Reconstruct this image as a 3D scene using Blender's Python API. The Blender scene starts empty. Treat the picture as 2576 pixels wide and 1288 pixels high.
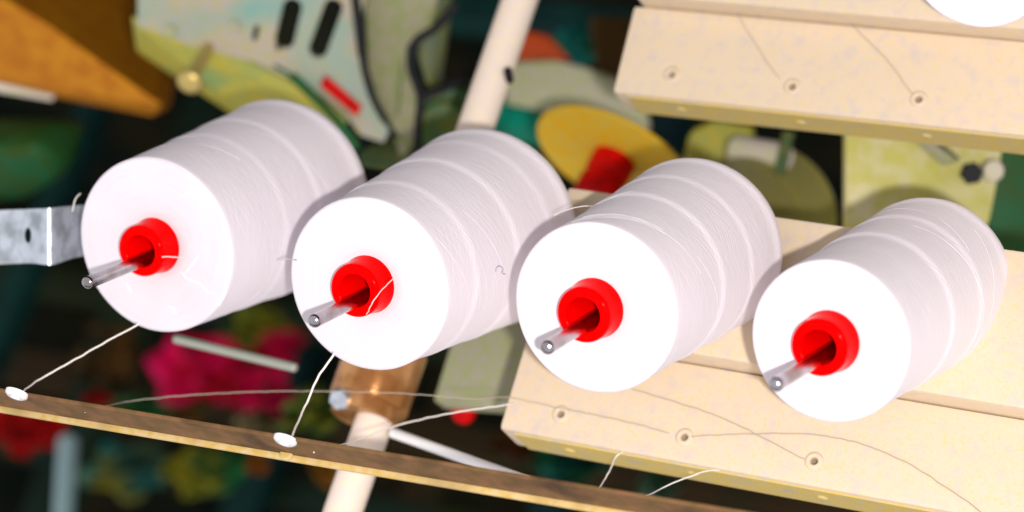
import bpy, bmesh, math, random
from mathutils import Vector, Matrix, noise
from mathutils.bvhtree import BVHTree

random.seed(7)
sc = bpy.context.scene
C = sc.collection

# ------------------------------------------------------------------ camera
# The snapshot was taken with the camera held almost upside down: world up runs to
# the bottom of the picture, and the row of cones comes nearer towards the right.
FPX = 6500.0                       # focal length in pixels of a 2576 px wide picture
_u = Vector((.905, -.123, .405)).normalized()
_z = Vector((-.2922, -.8765, .3828)); _z = (_z - _u * _z.dot(_u)).normalized()
AX, AZ = -_u, _z
AY = AZ.cross(AX)
ROT = Matrix((AX, AY, AZ))         # camera coordinates -> world coordinates
CAM = Vector((0, 0, 1.9))
cd = bpy.data.cameras.new('camera')
cam = bpy.data.objects.new('camera', cd); C.objects.link(cam)
cam.matrix_world = Matrix.Translation(CAM) @ ROT.to_4x4()
cd.sensor_fit = 'HORIZONTAL'; cd.sensor_width = 36.0
cd.lens = FPX / 2576 * 36
cd.clip_start = .02; cd.clip_end = 60
cd.dof.use_dof = True; cd.dof.focus_distance = 1.60; cd.dof.aperture_fstop = 3.8
sc.camera = cam

# ------------------------------------------------------------------ light
w = bpy.data.worlds.new('World'); sc.world = w; w.use_nodes = True
bg = w.node_tree.nodes['Background']
bg.inputs[0].default_value = (.97, .94, 1.0, 1); bg.inputs[1].default_value = .77
fl = bpy.data.lights.new('camera_flash', 'POINT')
fl.energy = 96; fl.color = (1.0, .965, .93); fl.shadow_soft_size = .016
flash = bpy.data.objects.new('camera_flash', fl); C.objects.link(flash)
flash.location = CAM + ROT @ Vector((.075, -.052, .02))
vs = sc.view_settings
sc.display_settings.display_device = 'sRGB'
vs.view_transform = 'Standard'; vs.look = 'None'; vs.exposure = .2; vs.gamma = 1
vs.use_curve_mapping = False

# ------------------------------------------------------------------ helpers
def P(px, py, D):
    return CAM + ROT @ Vector(((px - 1288) / FPX * D, (644 - py) / FPX * D, -D))
def V(x, y, z):                    # a direction given in camera axes
    return ROT @ Vector((x, y, z))
def hit(px, py, p0, n):            # the ray of a picture point on a plane
    d = P(px, py, 1) - CAM
    return CAM + d * ((p0 - CAM).dot(n) / d.dot(n))

def link(name, me, mat=None, parent=None, smooth=False, flat_angle=None):
    o = bpy.data.objects.new(name, me); C.objects.link(o)
    if mat: me.materials.append(mat)
    if smooth:
        me.polygons.foreach_set('use_smooth', [True] * len(me.polygons))
        me.set_sharp_from_angle(angle=math.radians(flat_angle or 40))
    if parent:
        o.parent = parent
        if not parent.get('_local'):
            o.matrix_parent_inverse = Matrix.Translation(-Vector(parent['_loc']))
    return o
def from_bm(name, bm, mat=None, parent=None, smooth=False, ang=40):
    bmesh.ops.recalc_face_normals(bm, faces=bm.faces)
    me = bpy.data.meshes.new(name); bm.to_mesh(me); bm.free()
    return link(name, me, mat, parent, smooth, ang)
def tag(o, label, cat, group=None):
    o['label'] = label; o['category'] = cat
    if group: o['group'] = group
    return o
def thing(name, label, cat, loc, group=None):
    o = bpy.data.objects.new(name, None); C.objects.link(o)
    o.empty_display_size = .02; o.location = loc; o['_loc'] = list(loc)
    return tag(o, label, cat, group)

def frame(z, xhint):
    z = z.normalized(); x = (xhint - z * xhint.dot(z)).normalized(); y = z.cross(x)
    return Matrix((x, y, z)).transposed()
def lathe(bm, prof, seg, M=None, closed=True, wob=None):
    rings = []
    for (r, z) in prof:
        if r < 1e-6:
            rings.append([bm.verts.new((0, 0, z))]); continue
        ring = []
        for i in range(seg):
            a = 2 * math.pi * i / seg
            rr = r + (wob(a, z, r) if wob else 0)
            ring.append(bm.verts.new((rr * math.cos(a), rr * math.sin(a), z)))
        rings.append(ring)
    pairs = list(zip(rings[:-1], rings[1:]))
    if closed and len(rings[0]) > 1 and len(rings[-1]) > 1: pairs.append((rings[-1], rings[0]))
    for a, b in pairs:
        if len(a) == 1 and len(b) == 1: continue
        for i in range(seg):
            j = (i + 1) % seg
            if len(a) == 1: bm.faces.new((a[0], b[j], b[i]))
            elif len(b) == 1: bm.faces.new((a[i], a[j], b[0]))
            else: bm.faces.new((a[i], a[j], b[j], b[i]))
    if M is not None: bmesh.ops.transform(bm, matrix=M, verts=bm.verts)
    return bm
def placed(z, xh, loc):
    M = frame(z, xh).to_4x4(); M.translation = loc
    return M
def tube(bm, pts, rad, seg=8):
    pts = [Vector(p) for p in pts]
    n = len(pts); rad = rad if isinstance(rad, (list, tuple)) else [rad] * n
    up = Vector((.31, .55, .77)); rings = []
    for k, p in enumerate(pts):
        t = (pts[min(k + 1, n - 1)] - pts[max(k - 1, 0)]).normalized()
        up = (up - t * up.dot(t)).normalized(); s = t.cross(up)
        rings.append([bm.verts.new(p + (up * math.cos(2 * math.pi * i / seg) + s * math.sin(2 * math.pi * i / seg)) * rad[k]) for i in range(seg)])
    for a, b in zip(rings[:-1], rings[1:]):
        for i in range(seg):
            bm.faces.new((a[i], a[(i + 1) % seg], b[(i + 1) % seg], b[i]))
    bm.faces.new(rings[0]); bm.faces.new(rings[-1][::-1])
    return bm
def spline(ctrl, n=14):
    c = [Vector(p) for p in ctrl]; c = [c[0] * 2 - c[1]] + c + [c[-1] * 2 - c[-2]]
    out = []
    for k in range(1, len(c) - 2):
        p0, p1, p2, p3 = c[k - 1:k + 3]
        for i in range(n):
            t = i / n
            out.append(.5 * ((2 * p1) + (p2 - p0) * t + (2 * p0 - 5 * p1 + 4 * p2 - p3) * t * t + (3 * p1 - p0 - 3 * p2 + p3) * t ** 3))
    out.append(c[-2]); return out
def bevel(bm, w, seg=2):
    if w: bmesh.ops.bevel(bm, geom=list(bm.edges), offset=w, segments=seg, affect='EDGES', profile=.6, clamp_overlap=True)
def box(bm, o, ax, bev=0):         # o corner, ax three edge vectors
    vs_ = [bm.verts.new(o + ax[0] * i + ax[1] * j + ax[2] * k) for i in (0, 1) for j in (0, 1) for k in (0, 1)]
    for f in ((0, 1, 3, 2), (4, 6, 7, 5), (0, 4, 5, 1), (2, 3, 7, 6), (0, 2, 6, 4), (1, 5, 7, 3)):
        bm.faces.new([vs_[i] for i in f])
    bmesh.ops.recalc_face_normals(bm, faces=bm.faces); bevel(bm, bev)
    return bm
def hull(pts, bev=.003):
    bm = bmesh.new()
    for p in pts: bm.verts.new(P(*p))
    r = bmesh.ops.convex_hull(bm, input=bm.verts)
    bmesh.ops.delete(bm, geom=[v for v in bm.verts if not v.link_faces], context='VERTS')
    bmesh.ops.dissolve_limit(bm, angle_limit=.02, verts=bm.verts, edges=bm.edges)
    bevel(bm, bev, 3); return bm
NF = Vector((0, -1, 0))            # facing the creel's front
def plate(poly, c, D, n=NF, thick=.006, bev=.0012):
    """a flat sheet lying in a plane through picture point c at distance D, of real thickness"""
    p0 = P(c[0], c[1], D); n = n.normalized(); bm = bmesh.new()
    a = [bm.verts.new(hit(x, y, p0, n)) for x, y in poly]
    b = [bm.verts.new(v.co - n * thick) for v in a]
    k = len(a); bm.faces.new(a); bm.faces.new(b[::-1])
    for i in range(k): bm.faces.new((a[i], a[(i + 1) % k], b[(i + 1) % k], b[i]))
    bmesh.ops.recalc_face_normals(bm, faces=bm.faces); bevel(bm, bev)
    return bm
def cyl(a, b, r, seg=32, bev=.0, r2=None):
    h = (b - a).length; r2 = r if r2 is None else r2; e = bev
    prof = [(0, 0), (r - e, 0), (r, e), (r2, h - e), (r2 - e, h), (0, h)] if e else [(0, 0), (r, 0), (r2, h), (0, h)]
    bm = bmesh.new()
    return lathe(bm, prof, seg, placed(b - a, Vector((.3, .2, .9)), a), closed=False)
def cut(o, cutters):
    for bmc in cutters:
        bmesh.ops.recalc_face_normals(bmc, faces=bmc.faces)
        me = bpy.data.meshes.new('c'); bmc.to_mesh(me); bmc.free()
        co = bpy.data.objects.new('c', me); C.objects.link(co)
        md = o.modifiers.new('b', 'BOOLEAN'); md.operation = 'DIFFERENCE'; md.object = co; md.solver = 'EXACT'
        inv = o.matrix_parent_inverse.copy(); par = o.parent
        o.parent = None; bpy.context.view_layer.update()
        dg = bpy.context.evaluated_depsgraph_get()
        new = bpy.data.meshes.new_from_object(o.evaluated_get(dg))
        o.modifiers.clear(); old = o.data; o.data = new; new.name = old.name
        bpy.data.objects.remove(co); bpy.data.meshes.remove(me)
        if par: o.parent = par; o.matrix_parent_inverse = inv

# ------------------------------------------------------------------ materials
def srgb(r, g, b):
    f = lambda c: (c / 255 / 12.92) if c <= 10 else ((c / 255 + .055) / 1.055) ** 2.4
    return (f(r), f(g), f(b), 1)
def mat(name, col, rough=.55, metal=0, col2=None, nscale=60, ramp=(.4, .62), bump=0, bscale=400, coat=0, spec=.18, col3=None, n3=12):
    m = bpy.data.materials.new(name); m.use_nodes = True
    nt = m.node_tree; b = nt.nodes['Principled BSDF']; L = nt.links.new
    b.inputs['Base Color'].default_value = (*col[:3], 1)
    b.inputs['Roughness'].default_value = rough; b.inputs['Metallic'].default_value = metal
    b.inputs['Specular IOR Level'].default_value = spec; b.inputs['Coat Weight'].default_value = coat
    tc = nt.nodes.new('ShaderNodeTexCoord'); src = None
    def nz(s, det=4):
        n = nt.nodes.new('ShaderNodeTexNoise'); n.inputs['Scale'].default_value = s; n.inputs['Detail'].default_value = det
        L(tc.outputs['Object'], n.inputs['Vector']); return n
    if col2:
        n = nz(nscale); r = nt.nodes.new('ShaderNodeValToRGB')
        r.color_ramp.elements[0].position = ramp[0]; r.color_ramp.elements[0].color = (*col[:3], 1)
        r.color_ramp.elements[1].position = ramp[1]; r.color_ramp.elements[1].color = (*col2[:3], 1)
        L(n.outputs['Fac'], r.inputs[0]); src = r.outputs[0]
    if col3:
        n = nz(n3, 5); mr = nt.nodes.new('ShaderNodeMapRange')
        mr.inputs[1].default_value = .5; mr.inputs[2].default_value = .72; L(n.outputs['Fac'], mr.inputs[0])
        mx = nt.nodes.new('ShaderNodeMix'); mx.data_type = 'RGBA'
        mx.inputs[6].default_value = (*col[:3], 1); mx.inputs[7].default_value = (*col3[:3], 1)
        if src: L(src, mx.inputs[6])
        L(mr.outputs[0], mx.inputs[0]); src = mx.outputs[2]
    if src: L(src, b.inputs['Base Color'])
    if bump:
        n = nz(bscale, 3); bp = nt.nodes.new('ShaderNodeBump'); bp.inputs['Strength'].default_value = bump
        bp.inputs['Distance'].default_value = .001
        L(n.outputs['Fac'], bp.inputs['Height']); L(bp.outputs[0], b.inputs['Normal'])
    return m
def yarn_mat(name, col, film=0.0):
    """wound yarn: strands crossing on two helices round the local z axis"""
    m = bpy.data.materials.new(name); m.use_nodes = True
    nt = m.node_tree; b = nt.nodes['Principled BSDF']; L = nt.links.new; N = nt.nodes.new
    b.inputs['Roughness'].default_value = .8; b.inputs['Specular IOR Level'].default_value = .15
    b.inputs['Sheen Weight'].default_value = .15
    tc = N('ShaderNodeTexCoord'); sp = N('ShaderNodeSeparateXYZ'); L(tc.outputs['Object'], sp.inputs[0])
    def mth(op, a, c=None):
        k = N('ShaderNodeMath'); k.operation = op
        for i, q in enumerate((a, c)):
            if q is None: continue
            if isinstance(q, (int, float)): k.inputs[i].default_value = q
            else: L(q, k.inputs[i])
        return k.outputs[0]
    ang = mth('ARCTAN2', sp.outputs[1], sp.outputs[0]); z = sp.outputs[2]
    tot = None
    for s, off in ((1, 0), (-1, 37.0)):
        ph = mth('ADD', mth('MULTIPLY', z, 520.0), mth('MULTIPLY', ang, s * 11.0))
        al = mth('ADD', mth('MULTIPLY', z, 16.0), mth('MULTIPLY', ang, s * -.9))
        cb = N('ShaderNodeCombineXYZ'); L(ph, cb.inputs[0]); L(al, cb.inputs[1]); cb.inputs[2].default_value = off
        n = N('ShaderNodeTexNoise'); n.inputs['Scale'].default_value = 1.0; n.inputs['Detail'].default_value = 3; L(cb.outputs[0], n.inputs[0])
        tot = n.outputs['Fac'] if tot is None else mth('ADD', tot, n.outputs['Fac'])
    # slow colour drift of the yarn and a soft difference between neighbouring wraps
    nb = N('ShaderNodeTexNoise'); nb.inputs['Scale'].default_value = 26; nb.inputs['Detail'].default_value = 5; L(tc.outputs['Object'], nb.inputs[0])
    mr = N('ShaderNodeMapRange'); mr.inputs[1].default_value = .75; mr.inputs[2].default_value = 1.25; L(tot, mr.inputs[0])
    mx = N('ShaderNodeMix'); mx.data_type = 'RGBA'
    mx.inputs[6].default_value = (col[0] * .975, col[1] * .965, col[2] * .98, 1); mx.inputs[7].default_value = (*col[:3], 1); L(mr.outputs[0], mx.inputs[0])
    m2 = N('ShaderNodeMix'); m2.data_type = 'RGBA'; m2.inputs[7].default_value = (col[0] * .97, col[1] * .95, col[2] * .93, 1)
    L(mx.outputs[2], m2.inputs[6]); L(nb.outputs['Fac'], m2.inputs[0]); L(m2.outputs[2], b.inputs['Base Color'])
    bp = N('ShaderNodeBump'); bp.inputs['Strength'].default_value = .25; bp.inputs['Distance'].default_value = .0010
    L(tot, bp.inputs['Height']); L(bp.outputs[0], b.inputs['Normal'])
    return m

M = {}
M['yarn'] = yarn_mat('white_yarn', (.88, .82, .87))
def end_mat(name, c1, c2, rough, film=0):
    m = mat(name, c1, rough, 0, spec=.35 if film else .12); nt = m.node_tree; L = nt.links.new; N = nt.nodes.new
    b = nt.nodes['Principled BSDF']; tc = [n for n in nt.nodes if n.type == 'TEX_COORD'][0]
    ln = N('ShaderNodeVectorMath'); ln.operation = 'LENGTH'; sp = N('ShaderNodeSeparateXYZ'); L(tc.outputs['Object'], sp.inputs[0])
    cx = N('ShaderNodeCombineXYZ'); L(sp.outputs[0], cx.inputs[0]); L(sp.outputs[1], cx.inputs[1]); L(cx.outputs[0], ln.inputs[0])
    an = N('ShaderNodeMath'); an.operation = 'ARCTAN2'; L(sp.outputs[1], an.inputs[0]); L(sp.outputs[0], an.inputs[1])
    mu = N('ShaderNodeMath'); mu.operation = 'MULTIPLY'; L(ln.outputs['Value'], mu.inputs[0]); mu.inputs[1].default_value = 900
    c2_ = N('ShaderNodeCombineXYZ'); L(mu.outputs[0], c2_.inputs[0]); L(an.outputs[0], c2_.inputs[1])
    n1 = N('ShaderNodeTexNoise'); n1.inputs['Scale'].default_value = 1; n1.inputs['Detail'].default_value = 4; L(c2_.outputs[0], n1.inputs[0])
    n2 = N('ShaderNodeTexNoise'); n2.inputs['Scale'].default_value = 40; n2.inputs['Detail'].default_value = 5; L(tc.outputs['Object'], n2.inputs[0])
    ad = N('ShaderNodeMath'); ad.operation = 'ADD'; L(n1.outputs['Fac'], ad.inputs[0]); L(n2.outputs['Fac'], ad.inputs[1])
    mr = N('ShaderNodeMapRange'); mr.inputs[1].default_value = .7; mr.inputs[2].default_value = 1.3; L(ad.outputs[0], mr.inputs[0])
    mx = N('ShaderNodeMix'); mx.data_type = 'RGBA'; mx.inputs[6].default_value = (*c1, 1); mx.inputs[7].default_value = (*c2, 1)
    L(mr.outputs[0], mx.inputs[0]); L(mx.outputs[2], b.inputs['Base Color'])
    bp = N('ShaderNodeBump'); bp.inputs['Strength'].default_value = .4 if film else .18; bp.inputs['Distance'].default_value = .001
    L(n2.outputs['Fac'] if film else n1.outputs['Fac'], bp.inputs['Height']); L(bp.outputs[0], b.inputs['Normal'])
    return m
M['yarn_end'] = end_mat('white_yarn_end', (.755, .70, .725), (.70, .655, .685), .8)  # same yarn as the sides, colour lowered on the end faces to offset the flash
M['yarn_end_film'] = end_mat('white_yarn_end_film', (.75, .70, .73), (.68, .64, .67), .3, 1)  # filmed end face, its colour likewise lowered against the flash
M['yarn_olive'] = yarn_mat('olive_yarn', (.30, .26, .03))
M['red'] = mat('red_plastic', (.98, .0003, .0005), .12, spec=.02)
M['deep_red'] = mat('deep_red_plastic', (.56, .0004, .0005), .5, 0, (.40, .0004, .0005), 120, spec=.1)
M['steel'] = mat('spindle_steel', (.44, .42, .45), .16, 1, (.28, .24, .22), 60, bump=.08, bscale=900)
M['chrome'] = mat('bracket_steel', (.62, .68, .74), .36, .75, (.36, .40, .42), 70, bump=.25, bscale=260)
M['beige'] = mat('beige_enamel', srgb(216, 197, 172), .6, 0, srgb(222, 195, 140), 420, (.48, .72), bump=.15, bscale=700, col3=srgb(206, 190, 176), n3=120, spec=.25)
M['edge'] = mat('yellowish_enamel', srgb(200, 180, 124), .55, 0, srgb(206, 176, 80), 420, col3=srgb(184, 172, 138), n3=90)
M['post'] = mat('cream_paint', srgb(236, 218, 204), .45, 0, srgb(240, 222, 196), 160, bump=.06)
M['dark_hole'] = mat('dark_recess', (.006, .006, .007), .8)
M['grey_green'] = mat('grey_green_casting', srgb(168, 158, 148), .55, 0, srgb(170, 160, 112), 190, col3=srgb(112, 160, 150), n3=14, bump=.1)
M['yellow_green'] = mat('yellow_green_paint', srgb(158, 156, 70), .5, 0, srgb(176, 160, 52), 120, col3=srgb(122, 146, 84), n3=25)
M['grey'] = mat('grey_paint', srgb(168, 162, 140), .5, 0, srgb(160, 164, 116), 130, bump=.08)
M['dark_green'] = mat('dark_green_paint', srgb(22, 84, 44), .5, 0, srgb(44, 72, 18), 60)
M['olive'] = mat('olive_paint', srgb(92, 92, 38), .55, 0, srgb(60, 84, 48), 90)
M['motor'] = mat('olive_green_paint', srgb(84, 92, 30), .45, 0, srgb(52, 88, 50), 70)
M['brown'] = mat('brown_paint', srgb(184, 120, 14), .6, 0, srgb(168, 100, 10), 60)
M['orange'] = mat('orange_paint', srgb(176, 62, 4), .6)
M['teal'] = mat('teal_paint', srgb(0, 138, 116), .5, 0, srgb(10, 112, 84), 50)
M['yellow'] = mat('ochre_plastic', srgb(206, 160, 20), .5, 0, srgb(196, 166, 60), 120)
M['black'] = mat('black_rubber', (.012, .012, .013), .6)
M['brass'] = mat('brass', (.55, .42, .14), .4, .7)
M['copper'] = mat('brown_metal', srgb(196, 146, 96), .22, .4, srgb(150, 100, 54), 34, bump=.1)
M['rail'] = mat('rail_brown', srgb(128, 92, 62), .55, .1, srgb(110, 86, 50), 120, col3=srgb(80, 58, 40), n3=40)
M['rail_lip'] = mat('rail_edge_paint', srgb(206, 180, 130), .55, 0, srgb(198, 166, 92), 160, col3=srgb(176, 150, 100), n3=30)  # lip colour lightened to carry the flash light on its upright face
M['ceramic'] = mat('ceramic', (.8, .78, .78), .25)
M['thread'] = mat('thread', (.86, .80, .72), .8, spec=.1)
M['thread_dim'] = mat('thread_grey', (.40, .34, .27), .9, spec=.1)
M['magenta'] = mat('magenta_cloth', srgb(186, 8, 70), .9, 0, srgb(150, 20, 90), 18)
M['red_cloth'] = mat('red_cloth', srgb(170, 4, 8), .9)
M['rod'] = mat('bright_rod', (.85, .84, .80), .35, .2)
M['wall'] = mat('dark_wall', (.006, .010, .007), .9, 0, (.020, .017, .008), 3.5, spec=.03)
M['body'] = mat('dark_machine_paint', (.010, .010, .009), .7, 0, (.018, .020, .012), 6, spec=.03)
M['pencil'] = mat('pencil', srgb(150, 120, 160), .9)
M['pale'] = mat('pale_paint', srgb(206, 192, 180), .5, 0, srgb(200, 196, 160), 90)

# ------------------------------------------------------------------ setting
bm = bmesh.new(); box(bm, Vector((-4, 4.4, 0)), (Vector((9, 0, 0)), Vector((0, .1, 0)), Vector((0, 0, 3.2))))
o = from_bm('wall', bm, M['wall']); o['kind'] = 'structure'
bm = bmesh.new(); box(bm, Vector((-4, -1.5, -.1)), (Vector((9, 0, 0)), Vector((0, 5.9, 0)), Vector((0, 0, .1))))
o = from_bm('floor', bm, M['wall']); o['kind'] = 'structure'

# ------------------------------------------------------------------ creel panels
def panel(corner, D, beta, alpha, label, holes, length, name='creel_board'):
    K = P(*corner, D)
    ca, sa = math.cos(alpha), math.sin(alpha)
    e = Vector((0, -sa, -ca)); n = Vector((0, -ca, sa)); x = Vector((-1, 0, 0))
    x, e = (x * math.cos(beta) - e * math.sin(beta)).normalized(), (e * math.cos(beta) + x * math.sin(beta)).normalized()
    t = thing(name, label, 'creel board', K, 'beige creel boards')
    t['_ax'] = 0
    bm = bmesh.new(); box(bm, K - n * .036, (x * length, e * .068, n * .036), .0032)
    fp = from_bm('hole_plate', bm, M['beige'], t, True, 50)
    bm = bmesh.new(); box(bm, K + e * .0685 + x * .006 - n * .036, (x * (length - .006), e * .104, n * .055), .003)
    sb = from_bm('spindle_bar', bm, M['beige'], t, True, 50)
    cs = []
    for hx, hy in holes:
        p = hit(hx, hy, K, n)
        cs.append(cyl(p - n * .012, p + n * .01, .0024, 20))
        bm = bmesh.new()
        prof = [(.0026 + 0, -.0008), (.0026, .0006), (.0034, .0013), (.0048, .0012), (.0062, .0002), (.0062, -.0008)]
        lathe(bm, prof, 32, placed(n, x, p))
        from_bm('eyelet', bm, M['beige'], t, True, 60)
    cut(fp, cs)
    bm = bmesh.new(); box(bm, K - e * .0012 + x * .010 - n * .0345, (x * (length - .014), e * .0016, n * .031), .0005)
    es = from_bm('edge_strip', bm, M['edge'], t); es['label'] = 'yellowish strip along the edge'; es['_local'] = 1
    for hx, hy in holes:
        p = hit(hx, hy, K, n); p = p - e * (p - K).dot(e) - e * .0012 - n * .018 + x * .006
        bm = bmesh.new(); lathe(bm, [(0, -.0006), (.0042, -.0006), (.0040, .0006), (.0026, .0012), (0, .0013)], 20, placed(-e, x, p), closed=False)
        from_bm('rivet', bm, M['edge'], es, True, 60)
    return t, K, e, n, x
pA = panel((1255, 1078), 1.74, math.radians(1.0), math.radians(5), 'beige painted panel with eyelet holes under the two right-hand yarn cones',
           [(1411, 1042), (1722, 1100), (2048, 1160)], .62)
pB = panel((1540, 232), 1.85, math.radians(0), math.radians(9), 'beige painted panel with three eyelet holes in the upper right corner',
           [(1690, 188), (1993, 218), (2311, 250)], .62)

# ------------------------------------------------------------------ yarn cones on spindles
AXIS = V(.466, .218, -.857)        # from a cone's small end to its base
AXIS = (AXIS - Vector((1, 0, 0)) * AXIS.x * .9).normalized()
FRONT = -AXIS
def arc(cx, cz, r, a0, a1, n):
    return [(cx + r * math.cos(math.radians(a0 + (a1 - a0) * i / n)), cz + r * math.sin(math.radians(a0 + (a1 - a0) * i / n))) for i in range(n + 1)]
cones = []
def yarn_cone(px, py, D, rf, rb, L, label, steps, seed, yarn='yarn', name='yarn_cone', group='white yarn cones on the creel', tip=.075, core=True):
    Cf = P(px, py, D)
    base = Cf + AXIS * L + (V(.0065, -.0075, 0) if seed == 4 else Vector())
    Mx = placed(Cf - base, V(.83, .35, .43), base)      # local x looks at the camera's side
    t = thing(name, label, 'yarn cone', base, group)
    t.matrix_world = Mx; t['_local'] = 1
    rnd = random.Random(seed)
    prof = [(.0215, 0)] + [(rb - .004 + q[0], .004 + q[1]) for q in arc(0, 0, .004, -90, 0, 5)]
    nz = 70
    for i in range(1, nz):
        f = i / nz; z = .006 + f * (L - .010)
        r = rb + (rf - rb) * (z / L)
        r += .0012 * math.exp(-((f - .02) / .03) ** 2)
        r += sum(.5 * d * (1 - math.tanh((f - c) / .009)) - d * (1 - f) * 0 for c, d in steps) - sum(d * (1 - f) for c, d in steps)
        r += .00005 * math.sin(f * 31 + seed)
        prof.append((r, z))
    re = prof[-1][0]
    prof += [(re - .0026 + q[0], L - .0026 + q[1]) for q in arc(0, 0, .0026, 12, 90, 5)]
    for k in range(1, 14):
        f = k / 14; r = re - .0026 + (.0192 - re + .0026) * f
        prof.append((r, L + .0006 * math.sin(f * math.pi) + .00012 * math.sin(f * 30 + seed)))
    prof += [(.0188, L - .0005), (.0188, .001)]
    def wob(a, z, r):
        if r < .022: return 0
        return .00025 * noise.noise(Vector((math.cos(a) * 2.2, math.sin(a) * 2.2, z * 9 + seed * 3.1))) + .00006 * noise.noise(Vector((math.cos(a) * 7, math.sin(a) * 7, z * 40 + seed)))
    bm = bmesh.new(); lathe(bm, prof, 144, None, True, wob)
    body = from_bm('yarn_body', bm, M[yarn], t, True, 35); body['_local'] = 1
    if yarn == 'yarn':
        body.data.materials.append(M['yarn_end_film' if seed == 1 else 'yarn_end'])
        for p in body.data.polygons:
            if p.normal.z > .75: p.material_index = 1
    if yarn == 'yarn':      # single strands of the last layer crossing over the package
        side = [q for q in prof if q[0] > .03 and .004 < q[1] < L - .002]
        def rad(z):
            for (r0, z0_), (r1, z1_) in zip(side[:-1], side[1:]):
                if z0_ <= z <= z1_: return r0 + (r1 - r0) * (z - z0_) / max(z1_ - z0_, 1e-6)
            return side[-1][0] if z > side[0][1] else side[0][0]
        bm = bmesh.new()
        for k in range(6):
            a0 = rnd.uniform(-2.4, 2.4); zz = rnd.uniform(.01, L - .02); sl = rnd.choice((-1, 1)) * rnd.uniform(.012, .030); ln = rnd.uniform(.5, 2.2); q = []
            for i in range(36):
                a = a0 + ln * i / 35; z = zz + sl * ln * i / 35
                if not .006 < z < L - .006: break
                rr = rad(z) - .00002 + .0001 * math.sin(i * .35 + k) ** 2
                q.append((rr * math.cos(a), rr * math.sin(a), z))
            if len(q) > 4: tube(bm, q, rnd.uniform(.00010, .00016), 5)
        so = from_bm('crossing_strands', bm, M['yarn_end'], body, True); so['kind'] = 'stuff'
    if core:
        h = .0175
        prof = [(.0108, -.001), (.0186, -.001), (.0186, L)]
        prof += [(.0184, L + .0012), (.0180, L + .0035), (.0176, L + .006), (.0173, L + .010)]
        prof += [(.0172 - .0026 + q[0], L + h - .0026 + q[1]) for q in arc(0, 0, .0026, 0, 90, 6)]
        prof += [(.0108 + .0016 - q[0], L + h - .0016 + q[1]) for q in arc(0, 0, .0016, 90, 0, 5)]
        bm = bmesh.new(); lathe(bm, prof, 72, None, True)
        from_bm('core', bm, M['red'], t, True, 50)
    cones.append((t, Mx, body, Cf, L, (base - Cf).normalized()))
    return t, Mx, body, Cf
specs = [
 (389, 618, 1.700, .0588, .0680, .173, 'leftmost white yarn cone, its end crinkled with glossy film, beside the steel strap', [(.36, .0009), (.62, .0006)], 1),
 (924, 716, 1.622, .0556, .0684, .173, 'second white yarn cone from the left, with a small pencil squiggle on its side', [(.20, .0006), (.47, .0010), (.80, .0008)], 2),
 (1495, 776, 1.550, .0527, .0590, .173, 'third white yarn cone from the left, in front of the end of the beige panel', [(.30, .0010), (.58, .0011)], 3),
 (2083, 861, 1.512, .0488, .0546, .190, 'rightmost white yarn cone, running out of the picture at its base', [(.32, .0011), (.60, .0012)], 4),
 (2470, -128, 1.600, .0490, .0545, .173, 'white yarn cone cut off by the top edge above the upper beige panel', [(.32, .001), (.6, .001)], 5),
]
UPP = (Vector((0, 0, 1)) - FRONT * FRONT.z).normalized()
tips = [.080, .070, .070, .084, .07]
for i, (px, py, D, rf, rb, L, lab, st, sd) in enumerate(specs):
    t, Mx, body, Cf = yarn_cone(px, py, D, rf, rb, L, lab, st, sd)
where = ['sticking out of the leftmost yarn cone', 'sticking out of the second yarn cone from the left', 'sticking out of the third yarn cone from the left', 'sticking out of the rightmost yarn cone', 'in the cut-off yarn cone at the top edge']
roots = []
for i, (t, Mx, body, Cf, L, AXI) in enumerate(cones):
    r = .0042; s0 = Cf + UPP * (.0108 - r - .0001)
    if i in (2, 3, 4):
        _, K, e, n, x = (pA, pA, pA, pA, pB)[i]
        face = K + n * .019
        back = s0 + AXI * ((face - s0).dot(n) / AXI.dot(n))
        back = back + AXI * .010
    else:
        back = s0 + AXIS * (L + .075)
    front = s0 - AXI * tips[i]; roots.append(back)
    h = (front - back).length
    prof = [(0, 0), (r, 0), (r, h - .0030)] + [(r - .0012 + q[0], h - .003 + q[1] * 1.6) for q in arc(0, 0, .0012, 0, 60, 3)] + [(.0016, h - .0002), (0, h)]
    bm = bmesh.new(); lathe(bm, prof, 40, placed(front - back, Vector((1, 0, 0)), back), closed=False)
    o = from_bm('spindle', bm, M['steel'], None, True, 50)
    tag(o, 'round steel spindle ' + where[i], 'spindle', 'creel spindles')

# pencil squiggle on the second cone
t, Mx, body, Cf, L, _a = cones[1]
bv = BVHTree.FromPolygons([Mx @ v.co for v in body.data.vertices], [p.vertices[:] for p in body.data.polygons])
def on_cone(px, py, lift=.0002):
    d = (P(px, py, 1) - CAM).normalized(); loc, nr, *_ = bv.ray_cast(CAM, d)
    return loc - d * lift
sq = [(1247, 684), (1248, 675), (1254, 669), (1262, 672), (1265, 679), (1262, 685), (1266, 689), (1271, 689)]
bm = bmesh.new(); tube(bm, [Mx.inverted() @ q for q in spline([on_cone(*q) for q in sq], 5)], .00028, 6)
from_bm('pencil_mark', bm, M['pencil'], body, True)['label'] = 'small grey pencil squiggle'

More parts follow.
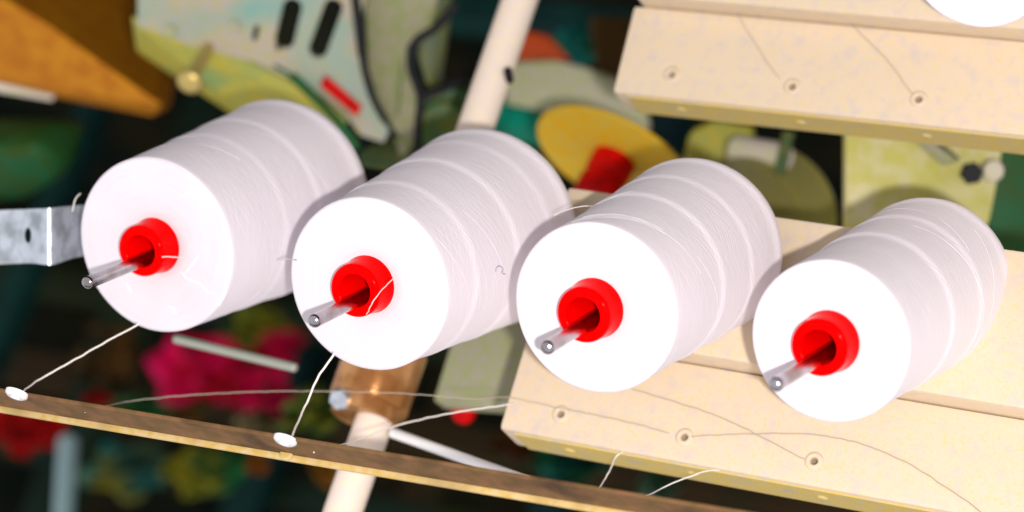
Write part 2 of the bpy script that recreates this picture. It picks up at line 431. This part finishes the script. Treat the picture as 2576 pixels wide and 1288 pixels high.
# crinkled film on the end of the first cone
t, Mx, body, Cf, L, _a = cones[0]
m = mat('clear_film', (.9, .88, .9), .12, 0, spec=.6)
rim = [(455, 495), (475, 488), (487, 480)], [(455, 683), (470, 700), (500, 712), (525, 735), (545, 738)], [(330, 672), (348, 650), (362, 640)], [(420, 770), (436, 775), (444, 790)], [(318, 712), (330, 735)], [(500, 640), (480, 668), (462, 690)], [(540, 790), (556, 760), (570, 735)]
bv0 = BVHTree.FromPolygons([Mx @ v.co for v in body.data.vertices], [p.vertices[:] for p in body.data.polygons])
for k, s in enumerate(rim):
    q = []
    for px, py in s:
        d = (P(px, py, 1) - CAM).normalized(); loc, *_ = bv0.ray_cast(CAM, d); q.append(Mx.inverted() @ (loc + FRONT * .0001))
    q = spline(q, 6); n = len(q)
    bm = bmesh.new(); tube(bm, q, [.0002 + .0007 * math.sin(math.pi * i / (n - 1)) * (.6 + .4 * math.sin(i * 1.7 + k)) for i in range(n)], 6)
    from_bm('film_crease', bm, m, body, True)

# ------------------------------------------------------------------ post, clamp and crossbar for the two left spindles
pt = P(1285, 65, 1.97)
bm = cyl(Vector((pt.x, pt.y, 0)), Vector((pt.x, pt.y, 2.1)), .0136, 48, .001)
po = thing('creel_post', 'cream painted tube post rising behind the second yarn cone from the left', 'post', Vector((pt.x, pt.y, 0)))
from_bm('tube', bm, M['post'], po, True)
q = hit(1282, 203, Vector((pt.x, pt.y, 0)), Vector((0, -1, 0)))
bm = cyl(Vector((q.x, pt.y, q.z)), Vector((q.x - .004, pt.y - .016, q.z)), .0032, 16, .0006)
from_bm('set_screw', bm, M['black'], po, True)
def zat(px, py): return hit(px, py, Vector((pt.x, pt.y, 0)), Vector((0, -1, 0))).z
z0, z1 = zat(1000, 880), zat(950, 1060)
cl = thing('post_clamp', 'brown metal clamp sleeve with a hex bolt on the post below the second cone', 'clamp', Vector((pt.x, pt.y, z0)))
bm = bmesh.new(); lathe(bm, [(0, z0), (.0295, z0), (.0295, z1 - .012), (.0282, z1 - .010), (.0255, z1 - .010), (.0245, z1), (0, z1)], 48, Matrix.Translation((pt.x + .009, pt.y, 0)), closed=False)
from_bm('sleeve', bm, M['copper'], cl, True, 35)
def bolt(p, n, r, h, mt, parent, name='bolt', sides=6):
    bm = bmesh.new(); lathe(bm, [(0, -h * .2), (r, -h * .2), (r, h * .75), (r * .86, h), (0, h)], sides, placed(n, Vector((.2, .3, .8)), p), closed=False)
    return from_bm(name, bm, mt, parent, sides > 8)
bolt(P(868, 994, 1.838), V(-.35, -.25, .9), .0085, .012, M['chrome'], cl)
bolt(P(955, 1046, 1.852), V(0, -.5, .85), .006, .007, M['rod'], cl, 'nut')
cb = thing('spindle_crossbar', 'dark crossbar on the post hidden behind the two left yarn cones', 'crossbar', roots[0])
a, b_ = roots[0], roots[1]
yv = Vector((0, 1, 0)); zv = Vector((0, 0, 1)); xv = (a - b_).normalized()
bm = bmesh.new(); box(bm, b_ - xv * .015 - zv * .012 - yv * .006, (xv * ((a - b_).length + .03), yv * .014, zv * .024), .0015)
from_bm('bar', bm, M['body'], cb)
mid = b_ + xv * (((pt - b_).dot(xv)))
bm = bmesh.new(); box(bm, Vector((pt.x - .012, mid.y + .006, mid.z - .010)), (Vector((.024, 0, 0)), Vector((0, pt.y - mid.y, 0)), zv * .02), .001)
from_bm('mounting_block', bm, M['body'], cb)

# ------------------------------------------------------------------ guide rail with ceramic eyelets
R0 = P(-120, 1002, 1.665); Rd = (P(2200, 1391, 1.43) - R0); Rl = Rd.length; Rd.normalize()
Ry = (Vector((0, 1, 0)) - Rd * Rd.y).normalized(); Rz = Rd.cross(Ry); Rz = Rz if Rz.z > 0 else -Rz
ra = thing('guide_rail', 'brown angle rail with pale lip and white eyelets crossing the lower left', 'guide rail', R0)
bm = bmesh.new(); box(bm, R0 - Ry * .027, (Rd * Rl, Ry * .027, Rz * -.0025), .0006)
from_bm('flange', bm, M['rail'], ra)
bm = bmesh.new(); box(bm, R0 + Rz * -.0022, (Rd * Rl, Ry * .003, Rz * .0058), .0011)
from_bm('lip', bm, M['rail_lip'], ra, True, 50)
def on_flange(px, py): return hit(px, py, R0, Rz)
eye = []
for (px, py) in ((718, 1106), (42, 990)):
    p = on_flange(px, py); eye.append(p); bm = bmesh.new()
    lathe(bm, [(.0026, -.001), (.0026, .0016), (.0034, .0026), (.0052, .0026), (.0072, .0012), (.0074, -.001)], 36, placed(Rz, Rd, p))
    from_bm('eyelet', bm, M['ceramic'], ra, True, 50)
for px, py in ((722, 1143),):
    p = hit(px, py, R0 - Ry * .001, -Ry); bolt(p, -Ry, .0042, .002, M['rail_lip'], ra, 'rivet', 20)

# ------------------------------------------------------------------ threads
def thread(label, pts, r=.00042, mt='thread', name='yarn_thread', n=14, fuzz=.00012):
    q = spline([P(*p) if not isinstance(p, Vector) else p for p in pts], n)
    q = [v + Vector((noise.noise(v * 160), noise.noise(v * 160 + Vector((9, 0, 0))), noise.noise(v * 160 + Vector((0, 7, 0))))) * fuzz * 4 for v in q]
    bm = bmesh.new(); tube(bm, q, r, 6)
    return tag(from_bm(name, bm, M[mt], None, True), label, 'thread', 'loose threads')
thread('white thread running from the leftmost cone to the eyelet at the left edge', [(350, 815, 1.69), (280, 853, 1.685), (180, 909, 1.68), (95, 957, 1.675), eye[1] + Rz * .0015 + Rd * .001], .0006)
thread('white thread dropping from the second cone to the middle eyelet on the rail', [(842, 888, 1.62), (800, 950, 1.62), (765, 1028, 1.615), eye[0] + Rz * .0015 + Rd * .003], .0007)
Ka, na = pA[1], pA[3]
def onA(px, py, l=.0012): return hit(px, py, Ka, na) + na * l
def onB(px, py, l=.0012): return hit(px, py, pB[1], pB[3]) + pB[3] * l
thread('long pale thread arching across the lower left to the second panel hole', [on_flange(215, 1036) + Rz * .0004, (300, 1014, 1.72), (400, 1001, 1.75), (560, 989, 1.76), (760, 984, 1.75), (1000, 989, 1.735), (1180, 1003, 1.72), onA(1290, 1008, .006), onA(1411, 1028), onA(1560, 1058), onA(1660, 1084), onA(1722, 1100, -.004)], .00036, 'thread_dim')
thread('thread rising from the rail to the lower left end of the panel', [on_flange(790, 1136) + Rz * .0004, (850, 1122, 1.64), (900, 1106, 1.68), (1000, 1070, 1.735), (1120, 1042, 1.725), (1262, 1020, 1.73), onA(1300, 1016, .002)], .00045)
thread('thin dark thread on the panel between the third cone and its third hole', [onA(1590, 980), onA(1700, 1012), onA(1830, 1058), onA(1950, 1118), onA(2010, 1150), onA(2048, 1160, -.004)], .00034, 'thread_dim')
thread('thin dark thread curving over the lower right of the panel', [onA(1722, 1100, -.004), onA(1745, 1099), onA(1800, 1096), onA(1950, 1092), onA(2060, 1096), onA(2180, 1122), onA(2290, 1170), onA(2400, 1240), onA(2470, 1290)], .00034, 'thread_dim')
thread('short white thread slanting below the panel at the bottom edge', [(1480, 1278, 1.66), (1510, 1225, 1.665), (1535, 1182, 1.685), onA(1550, 1158, .003), onA(1558, 1144, .001), onA(1564, 1134, -.002)], .0005)
thread('pale thread below the panel near the middle of the bottom edge', [(1600, 1262, 1.66), (1690, 1217, 1.665), (1760, 1190, 1.67), onA(1790, 1186, .002), onA(1806, 1180, -.003)], .0004)
thread('thin thread on the upper panel leading to its middle hole', [onB(1830, -10), onB(1880, 78), onB(1910, 125), onB(1950, 185), onB(1993, 218, -.004)], .00030, 'thread_dim')
thread('thin thread on the upper panel leading to its right hole', [onB(2080, -10), onB(2160, 80), onB(2230, 150), onB(2285, 225), onB(2311, 250, -.004)], .00032, 'thread_dim')
thread('single pale strand strung between the second and third cones', [(1395, 540, 1.67), (1440, 523, 1.655), (1490, 518, 1.645), (1550, 514, 1.63), (1600, 518, 1.625)], .0003)
thread('tiny strand bridging the gap between the two left cones', [(700, 655, 1.71), (722, 652, 1.68), (748, 655, 1.62)], .0004)
thread('short thread end lying across the red core of the second cone', [(990, 700, 1.612), (960, 730, 1.592), (938, 760, 1.585), (922, 792, 1.60)], .0003)
thread('short thread end lying across the red core of the leftmost cone', [(408, 646, 1.672), (430, 647, 1.682), (468, 646, 1.697)], .0004)
thread('curled thread tail standing up from the steel strap', [(182, 532, 1.745), (186, 512, 1.742), (192, 498, 1.742), (202, 488, 1.745)], .00045)

# ------------------------------------------------------------------ steel strap at the left edge
cols = [(-160, 536, 672, 1.80), (-60, 532, 668, 1.79), (20, 528, 664, 1.783), (70, 526, 662, 1.772), (92, 525, 663, 1.763), (104, 524.5, 665, 1.757), (114, 524, 666, 1.7545), (124, 523.5, 667, 1.7540), (134, 522.5, 666, 1.7555), (146, 521, 662, 1.760), (180, 518, 650, 1.776), (230, 514, 640, 1.79), (300, 508, 628, 1.82)]
bm = bmesh.new(); top = []; bot = []; top2 = []; bot2 = []
for x, ya, yb, D in cols:
    a, b = P(x, ya, D), P(x, yb, D); k = V(.1, 0, -1) * .0025
    top.append(bm.verts.new(a)); bot.append(bm.verts.new(b)); top2.append(bm.verts.new(a + k)); bot2.append(bm.verts.new(b + k))
for i in range(len(cols) - 1):
    for A, B in ((top, bot), (bot, bot2), (bot2, top2), (top2, top)):
        bm.faces.new((A[i], A[i + 1], B[i + 1], B[i]))
bm.faces.new((top[0], bot[0], bot2[0], top2[0])); bm.faces.new((top[-1], top2[-1], bot2[-1], bot[-1]))
bmesh.ops.recalc_face_normals(bm, faces=bm.faces)
st = from_bm('steel_strap', bm, M['chrome'], None, True, 50)
tag(st, 'bent bright steel strap with an oval slot at the left edge behind the leftmost cone', 'metal strap')
bm = bmesh.new(); lathe(bm, [(0, -.02), (.0028, -.02), (.0028, .02), (0, .02)], 24, placed(V(0, 0, 1), V(1, 0, 0), P(66, 592, 1.765)), closed=False)
for v in bm.verts:
    c = P(66, 592, 1.765); d = v.co - c; yy = V(0, 1, 0); v.co += yy * d.dot(yy) * .9
cut(st, [bm])

# ------------------------------------------------------------------ machine behind, left of the post
def bolt_on(parent, px, py, D, n, r, h, mt, name='bolt', sides=6): return bolt(P(px, py, D), n, r, h, M[mt], parent, name, sides)
hs = thing('machine_housing', 'grey green slotted machine housing above the two left yarn cones', 'machine housing', P(800, 250, 2.15))
TILT = V(-.05, -.25, 1)
bm = plate([(345, -60), (930, -60), (906, 60), (914, 160), (940, 240), (985, 318), (965, 360), (905, 340), (870, 290), (780, 222), (640, 158), (470, 112), (345, 66)], (750, 200), 2.16, TILT, .010, .0015)
sp = from_bm('slotted_plate', bm, M['grey_green'], hs, True, 40)
def slot(p, q, rpx, D=2.16):
    a, b = hit(*p, P(750, 200, D), TILT), hit(*q, P(750, 200, D), TILT); r = rpx * D / FPX
    d = (b - a).normalized(); n = TILT.normalized(); s = n.cross(d); bm = bmesh.new(); ring = []
    for i in range(24):
        t = 2 * math.pi * i / 24; c = b if math.cos(t) > 0 else a
        ring.append(c + d * math.cos(t) * r + s * math.sin(t) * r)
    u = [bm.verts.new(v + n * .02) for v in ring]; l = [bm.verts.new(v - n * .03) for v in ring]
    bm.faces.new(u); bm.faces.new(l[::-1])
    for i in range(24): bm.faces.new((u[i], u[(i + 1) % 24], l[(i + 1) % 24], l[i]))
    return bm
cut(sp, [slot((735, 20), (716, 98), 25), slot((838, 20), (800, 122), 24), slot((646, 70), (640, 96), 7), slot((704, 88), (698, 122), 6)])
bm = plate([(600, -50), (900, -50), (890, 160), (620, 130)], (770, 80), 2.20, TILT, .006, 0)
from_bm('inner_plate', bm, M['body'], hs)
from_bm('lower_flange', hull([(350, 70, 2.162), (470, 112, 2.162), (640, 158, 2.160), (780, 222, 2.158), (880, 300, 2.158), (330, 40, 2.162), (342, 128, 2.235), (470, 205, 2.235), (560, 252, 2.235), (640, 305, 2.235), (800, 430, 2.235), (500, 100, 2.24), (700, 250, 2.24)], .002), M['yellow_green'], hs, True, 40)
bm = bmesh.new(); tube(bm, spline([P(690, 165, 2.15), P(736, 193, 2.148), P(798, 252, 2.148), P(850, 306, 2.148), P(900, 372, 2.15)], 8), [.0016] * 8 + [.0042] * 25, 10)
from_bm('gasket', bm, M['dark_green'], hs, True)  # dark green tube standing in for the shadowed gap below the plate
for bx_, by_ in ((590, 66), (430, 78)):
    bolt(hit(bx_, by_, P(750, 200, 2.16), TILT), TILT, .0048, .004, M['grey'], hs)
sp['_local'] = 1
from_bm('red_label', plate([(817, 187), (911, 268), (896, 294), (804, 216)], (750, 200), 2.157, TILT, .0016, .0003), M['deep_red'], sp)
bm = bmesh.new(); tube(bm, spline([P(890, -40, 2.14), P(902, 60, 2.14), P(908, 110, 2.14), P(918, 180, 2.14), P(940, 250, 2.14), P(972, 308, 2.14), P(1000, 345, 2.145)], 8), [.0040] * 20 + [.003] * 20 + [.002] * 9, 10)
from_bm('rubber_seal', bm, M['black'], hs, True)
from_bm('cover', plate([(915, -40), (1110, -40), (1085, 70), (1022, 118), (1030, 190), (1055, 270), (1040, 360), (1010, 400), (975, 310), (945, 240), (925, 170)], (980, 180), 2.17, TILT, .012, .002), mat('olive_grey_paint', srgb(144, 138, 112), .5, 0, srgb(128, 136, 84), 110), hs, True)
for pts, rr in (([P(1150, 10, 2.15), P(1098, 68, 2.15), P(1044, 108, 2.15), P(1034, 170, 2.152), P(1058, 240, 2.155), P(1052, 320, 2.16), P(1046, 420, 2.165)], .0036),
                ([P(1058, 246, 2.155), P(1092, 232, 2.15), P(1150, 205, 2.16), P(1205, 170, 2.18)], .0040)):
    bm = bmesh.new(); tube(bm, spline(pts, 8), rr, 10)
    from_bm('cable', bm, M['black'], hs, True)
bm = bmesh.new(); tube(bm, spline([P(1014, -30, 2.168), P(1013, 120, 2.168), P(1006, 220, 2.168), P(1000, 290, 2.168)]), .0006, 6)
from_bm('seam', bm, M['dark_green'], hs)
from_bm('side_cover', hull([(1100, -20, 2.19), (1145, -20, 2.21), (1122, 100, 2.20), (1108, 232, 2.22), (1075, 225, 2.19), (1048, 140, 2.19), (1050, 110, 2.19), (1100, 100, 2.24), (1100, 200, 2.25)], .004), mat('green_grey_paint', srgb(98, 112, 88), .5, 0, srgb(112, 112, 60), 90), hs, True)
from_bm('dark_corner', hull([(1010, 380, 2.19), (900, 380, 2.2), (920, 480, 2.2), (1050, 480, 2.2), (1050, 330, 2.19), (1030, 320, 2.24), (930, 480, 2.26)], .003), M['olive'], hs, True)
pin = thing('locating_pin', 'small brass pin with a round head on the edge of the slotted housing', 'pin', P(490, 170, 2.15))
a, b = P(525, 118, 2.16), P(484, 196, 2.12)
from_bm('shank', cyl(a, b, .0054, 24, .0006), M['brass'], pin, True)
d = (b - a).normalized(); bm = bmesh.new()
lathe(bm, [(0, -.006)] + [(.0112 * math.sin(math.radians(t)) , -.006 * math.cos(math.radians(t)) + .002) for t in range(40, 181, 14)][:-1] + [(0, .008)], 28, placed(d, V(1, 0, 0), b + d * .004), closed=False)
from_bm('head', bm, M['brass'], pin, True, 80)

mo = thing('motor_drum', 'dark olive round motor drum left of the cream post', 'motor', P(1110, 330, 2.2))
from_bm('drum', cyl(P(1118, 312, 2.20), P(1150, 290, 2.42), .034, 40, .004), M['motor'], mo, True)
from_bm('end_cap', cyl(P(1114, 314, 2.185), P(1118, 312, 2.205), .022, 32, .004), M['motor'], mo, True)

bx = thing('brown_box', 'brown wedge-shaped box out of focus in the top left corner', 'box', P(200, 200, 2.3))
from_bm('box_body', hull([(-80, -60, 2.26), (130, 66, 2.26), (408, 266, 2.26), (-80, 190, 2.33), (120, 238, 2.33), (385, 292, 2.33), (180, -80, 2.62), (390, -80, 2.70), (400, 60, 2.70), (450, 160, 2.70), (425, 270, 2.55), (-80, 200, 2.6)], .003), M['brown'], bx, True)
from_bm('edge_trim', hull([(-80, 190, 2.325), (140, 242, 2.325), (130, 254, 2.33), (-80, 218, 2.33), (-80, 200, 2.35), (120, 245, 2.35)], .001), M['pale'], bx)
gm = thing('green_machine_part', 'dark green rounded machine part at the left edge above the strap', 'machine part', P(120, 380, 2.4))
from_bm('casing', hull([(-60, 300, 2.5), (60, 330, 2.42), (150, 300, 2.45), (215, 310, 2.5), (190, 400, 2.45), (140, 450, 2.45), (60, 500, 2.5), (-60, 500, 2.5), (-60, 380, 2.42), (100, 380, 2.40), (200, 300, 2.7), (-60, 500, 2.7), (150, 450, 2.7)], .008), M['dark_green'], gm, True)

# ------------------------------------------------------------------ machine behind, right of the post
kb = thing('khaki_block', 'khaki grey machine block between the cream post and the upper panel', 'machine block', P(1430, 220, 2.35))
from_bm('block', hull([(1270, 158, 2.36), (1400, 150, 2.36), (1470, 168, 2.36), (1620, 230, 2.36), (1640, 330, 2.36), (1500, 280, 2.36), (1270, 262, 2.36), (1300, 150, 2.5), (1620, 220, 2.5), (1620, 330, 2.5), (1280, 262, 2.5)], .004), M['grey'], kb, True)
bolt_on(kb, 1716 - 0, 224, 2.355, NF, .004, .004, 'rod')
ob = thing('orange_wedge', 'orange red wedge just right of the cream post at the top', 'wedge', P(1370, 120, 2.45))
from_bm('wedge', hull([(1290, 70, 2.45), (1380, 90, 2.45), (1440, 156, 2.45), (1290, 158, 2.45), (1300, 72, 2.56), (1380, 92, 2.56), (1430, 158, 2.56), (1295, 158, 2.56)], .003), M['orange'], ob, True)
gb = thing('dark_brown_block', 'dark brown block beside the left end of the upper panel', 'block', P(1520, 130, 2.5))
from_bm('block', hull([(1480, 40, 2.62), (1600, 40, 2.6), (1600, 210, 2.55), (1500, 190, 2.57), (1500, 60, 2.7), (1600, 200, 2.7)], .006), mat('dark_brown', srgb(70, 48, 14), .7), gb, True)
tl = thing('teal_roller', 'teal roller just right of the cream post beneath the khaki block', 'roller', P(1320, 300, 2.4))
from_bm('roller', cyl(P(1225, 282, 2.42), P(1425, 318, 2.38), .0235, 40, .003), M['teal'], tl, True)

ds = thing('ochre_disc', 'ochre yellow tension disc with a red hub behind the second and third cones', 'tension disc', P(1548, 380, 2.12))
DA = V(-.426, -.80, .42).normalized(); dc = P(1545, 403, 2.12)
bm = bmesh.new(); lathe(bm, [(0, -.004), (.066, -.004), (.0695, -.002), (.0700, .000), (.0690, .0016), (.064, .001), (.030, -.0006), (0, -.0006)], 72, placed(DA, V(1, 0, 0), dc), closed=False)
from_bm('disc', bm, M['yellow'], ds, True, 50)
bm = bmesh.new(); lathe(bm, [(0, -.001), (.0185, -.001), (.0185, .015), (.0164, .017), (.0164, .022), (.0185, .024), (.0185, .040), (.017, .042), (0, .042)], 40, placed(DA, V(1, 0, 0), dc), closed=False)
from_bm('hub', bm, M['deep_red'], ds, True, 40)

gp = thing('grey_upright', 'grey upright plate between the second cone and the left end of the lower panel', 'upright plate', P(1200, 1000, 2.0))
from_bm('plate', plate([(1160, 780), (1420, 780), (1400, 960), (1240, 1020), (1090, 1008)], (1200, 900), 1.98, Vector((.1, -1, .1)), .02, .002), M['grey'], gp, True)
bm = bmesh.new(); lathe(bm, [(0, -.01), (.008, -.01), (.0095, 0), (.009, .006), (.006, .009), (0, .01)], 24, placed(V(-.2, -.3, .9), V(1, 0, 0), P(1168, 1034, 2.0)), closed=False)
from_bm('knob', bm, M['deep_red'], gp, True, 60)['label'] = 'small red knob'

bl = thing('pale_bearing', 'pale bearing block with a light roller below the upper panel', 'bearing block', P(1800, 360, 2.2))
from_bm('block', hull([(1735, 330, 2.22), (1800, 300, 2.22), (1900, 320, 2.22), (1880, 420, 2.22), (1800, 450, 2.22), (1715, 420, 2.22), (1760, 320, 2.36), (1900, 330, 2.36), (1860, 430, 2.36), (1730, 420, 2.36)], .005), M['yellow_green'], bl, True)
from_bm('roller', cyl(P(1840, 376, 2.17), P(1985, 398, 2.14), .0125, 32, .004), M['pale'], bl, True)
from_bm('strut', hull([(1968, 330, 2.12), (2000, 330, 2.12), (1975, 440, 2.12), (1945, 440, 2.12), (1972, 330, 2.15), (2002, 330, 2.15), (1975, 440, 2.15), (1948, 440, 2.15)], .002), M['olive'], bl, True)
yarn_cone(1755, 650, 2.06, .056, .061, .17, 'olive yarn cone in the shade behind the third white cone', [(.4, .001)], 9, 'yarn_olive', 'yarn_cone', 'olive cones', core=False)
yp = thing('yellow_green_bracket', 'yellow green bracket plate with a black bolt behind the rightmost cone', 'bracket', P(2300, 480, 2.0))
from_bm('plate', plate([(2128, 280), (2528, 330), (2514, 430), (2492, 545), (2440, 700), (2128, 700)], (2300, 450), 1.99, V(.1, .2, 1), .012, .002), mat('lime_paint', srgb(204, 196, 108), .5, 0, srgb(216, 206, 158), 60, col3=srgb(176, 172, 84), n3=9), yp, True)
from_bm('rib', hull([(2240, 300, 1.985), (2300, 300, 1.985), (2420, 400, 1.985), (2370, 420, 1.985), (2260, 300, 1.96), (2400, 400, 1.965)], .002), M['grey'], yp, True)
bolt_on(yp, 2443, 436, 1.98, V(-.1, -.05, 1), .0088, .012, 'black', 'bolt', 6)
bolt_on(yp, 2492, 430, 1.98, V(.1, 0, 1), .0085, .010, 'pale', 'spacer', 24)
dg = thing('dark_green_column', 'dark green column at the right edge above the rightmost cone', 'column', P(2560, 500, 2.3))
from_bm('column', hull([(2490, 300, 2.3), (2680, 300, 2.3), (2650, 720, 2.3), (2470, 720, 2.3), (2520, 300, 2.45), (2680, 300, 2.45), (2640, 720, 2.45), (2490, 720, 2.45)], .006), M['dark_green'], dg, True)

# ------------------------------------------------------------------ blurred things at the lower left
def cloth(px, py, D, sx, sy, seed, depth=.05):
    """a rumpled piece of fabric with a ragged outline, solid, in folds"""
    bm = bmesh.new(); rings, segs = 14, 40; k = D / FPX; fr_, bk_ = [], []
    for i in range(rings + 1):
        ra_, rb_ = [], []
        for j in range(segs):
            a = 2 * math.pi * j / segs; c = Vector((math.cos(a), math.sin(a), 0))
            out = 1 + .55 * noise.noise(c * 1.3 + Vector((seed, 0, 0))) + .18 * noise.noise(c * 3.7 + Vector((0, seed, 0)))
            f = i / rings * out; u, v = c.x * f, c.y * f
            h = depth * (abs(noise.noise(Vector((u * 2.1, v * 2.1, seed)))) * 2.2 + noise.noise(Vector((u * 4.5, v * 4.5, seed + 5))) * .7) * (1 - .6 * (i / rings) ** 2)
            p = P(px, py, D)
            ra_.append(bm.verts.new(p + V(u * sx * k, v * sy * k, h))); rb_.append(bm.verts.new(p + V(u * sx * k, v * sy * k, h - .012)))
        fr_.append(ra_); bk_.append(rb_)
    for A in (fr_, bk_):
        for i in range(rings):
            for j in range(segs): bm.faces.new((A[i][j], A[i][(j + 1) % segs], A[i + 1][(j + 1) % segs], A[i + 1][j]))
    for j in range(segs): bm.faces.new((fr_[-1][j], fr_[-1][(j + 1) % segs], bk_[-1][(j + 1) % segs], bk_[-1][j]))
    bmesh.ops.remove_doubles(bm, verts=bm.verts, dist=1e-6)
    return bm
def piece(name, args, m, label, group):
    tag(from_bm(name, cloth(*args), m, None, True, 80), label, 'cloth', group)
mg = mat('magenta_cloth', srgb(214, 6, 84), .9, 0, srgb(170, 0, 22), 20, (.42, .60), col3=srgb(86, 30, 24), n3=10)
G1 = 'magenta and red cloths in the background'
piece('magenta_cloth', (520, 930, 3.3, 130, 85, 3.3), mg, 'large crumpled magenta cloth out of focus under the grey rod', G1)
piece('magenta_cloth', (655, 985, 3.25, 90, 60, 7.9), mg, 'crumpled magenta cloth out of focus beside the thread to the middle eyelet', G1)
piece('magenta_cloth', (700, 872, 3.35, 60, 50, 5.2), mg, 'small magenta scrap just above the tip of the grey rod', G1)
rdm = mat('red_cloth', srgb(190, 2, 4), .9, 0, srgb(130, 4, 6), 20)
piece('red_cloth', (80, 1080, 3.0, 95, 60, 1.4), rdm, 'dark red cloth in the lower left corner under the rail', G1)
piece('red_cloth', (240, 1000, 2.9, 34, 20, 2.2), rdm, 'tiny red scrap above the left half of the rail', G1)
br = from_bm('pale_blue_rod', cyl(P(172, 1100, 2.9), P(158, 1330, 2.85), .0115, 24, .003), mat('pale_blue_metal', srgb(140, 168, 170), .4, .3), None, True)
tag(br, 'pale blue grey rod standing below the rail at the lower left', 'rod')
gr = srgb(26, 104, 54); te = srgb(8, 96, 92); ol = srgb(134, 126, 18); oc = srgb(172, 118, 14); bn = srgb(104, 68, 26); gy = srgb(156, 140, 100)
for k, (px, py, sx, sy, D, c, c2, lab) in enumerate([
    (330, 1170, 110, 70, 3.2, te, ol, 'dim teal cloth below the rail at the left'),
    (520, 1185, 95, 65, 3.1, ol, gr, 'olive cloth below the rail left of the middle eyelet'),
    (838, 1180, 50, 48, 2.9, oc, bn, 'ochre cloth just left of the post below the rail'),
    (645, 1165, 30, 26, 2.8, srgb(170, 78, 6), oc, 'small orange scrap hanging under the rail'),
    (790, 1035, 85, 55, 2.7, ol, gr, 'olive cloth behind the thread above the middle eyelet'),
    (650, 1065, 70, 34, 2.9, gy, ol, 'greyish cloth under the magenta cloths'),
    (400, 1035, 150, 45, 3.4, bn, gr, 'brown cloth above the left half of the rail'),
    (1430, 1165, 110, 42, 2.9, gr, te, 'dark green cloth below the end of the lower panel'),
    (1300, 1120, 70, 40, 3.0, srgb(92, 46, 10), bn, 'rust brown cloth beside the white rod'),
    (650, 835, 90, 60, 3.4, gr, ol, 'dim green cloth between the two left cones'),
    (300, 900, 120, 80, 3.5, srgb(18, 40, 24), bn, 'very dark green cloth below the leftmost cone'),
    (1650, 1235, 60, 45, 2.8, srgb(96, 110, 96), gr, 'grey green cloth at the bottom edge below the panel'),
    (1480, 110, 90, 50, 2.9, te, gr, 'dim teal cloth between the orange wedge and the upper panel')]):
    piece('background_cloth', (px, py, D, sx, sy, k * 1.9 + 11), mat('cloth_%d' % k, c, .9, 0, c2, 18, (.42, .6), col3=tuple(q * .3 for q in c[:3]), n3=9), lab, 'dim cloths in the background')
o = from_bm('grey_rod', cyl(P(440, 852, 1.90), P(745, 926, 1.84), .0033, 24, .001), mat('grey_rod', srgb(170, 176, 160), .4, .4), None, True)
tag(o, 'thin grey green rod below the leftmost cone with a bright tip', 'rod')
o = from_bm('white_rod', cyl(P(985, 1088, 1.80), P(1330, 1212, 1.70), .0036, 24, .0012), M['rod'], None, True)
tag(o, 'bright white rod slanting behind the rail near the panel end', 'rod')

# ------------------------------------------------------------------ dim frame of the machine far behind
fr = thing('background_machine', 'dim dark green and brown machine far behind the yarn cones', 'machine', Vector((P(600, 600, 3.2).x, P(600, 600, 3.2).y, 0)))
fm = [mat('frame_green', srgb(18, 40, 28), .6, 0, srgb(30, 40, 14), 8), mat('frame_brown', srgb(58, 40, 18), .6, 0, srgb(44, 40, 18), 8), mat('frame_teal', srgb(8, 52, 46), .6, 0, srgb(8, 34, 36), 8)]
def upright(px, py, D, wpx, k):
    p = P(px, py, D); wd = wpx * D / FPX
    bm = bmesh.new(); box(bm, Vector((p.x - wd / 2, p.y, 0)), (Vector((wd, 0, 0)), Vector((0, .04, 0)), Vector((0, 0, 2.6))), .004)
    from_bm('upright', bm, fm[k], fr)
def cross(px, py, D, hpx, k, px2=None):
    p = P(px, py, D); hh = hpx * D / FPX
    bm = bmesh.new(); box(bm, Vector((p.x - 2.0, p.y - .05, p.z - hh / 2)), (Vector((4.0, 0, 0)), Vector((0, .04, 0)), Vector((0, 0, hh))), .004)
    from_bm('crossbeam', bm, fm[k], fr)
for a in ((260, 900, 3.75, 120, 0), (700, 1000, 3.8, 90, 2), (1120, 1050, 3.8, 110, 1), (1460, 1180, 3.7, 100, 0), (120, 500, 3.8, 70, 2), (2560, 560, 3.0, 160, 0), (1650, 380, 3.1, 80, 2)): upright(*a)
for a in ((600, 1040, 3.85, 90, 1), (600, 1240, 3.85, 60, 0), (300, 760, 3.9, 70, 0), (1500, 100, 3.1, 80, 2)): cross(*a)

for o in bpy.data.objects:
    for k in ('_local', '_loc', '_ax'):
        if k in o: del o[k]
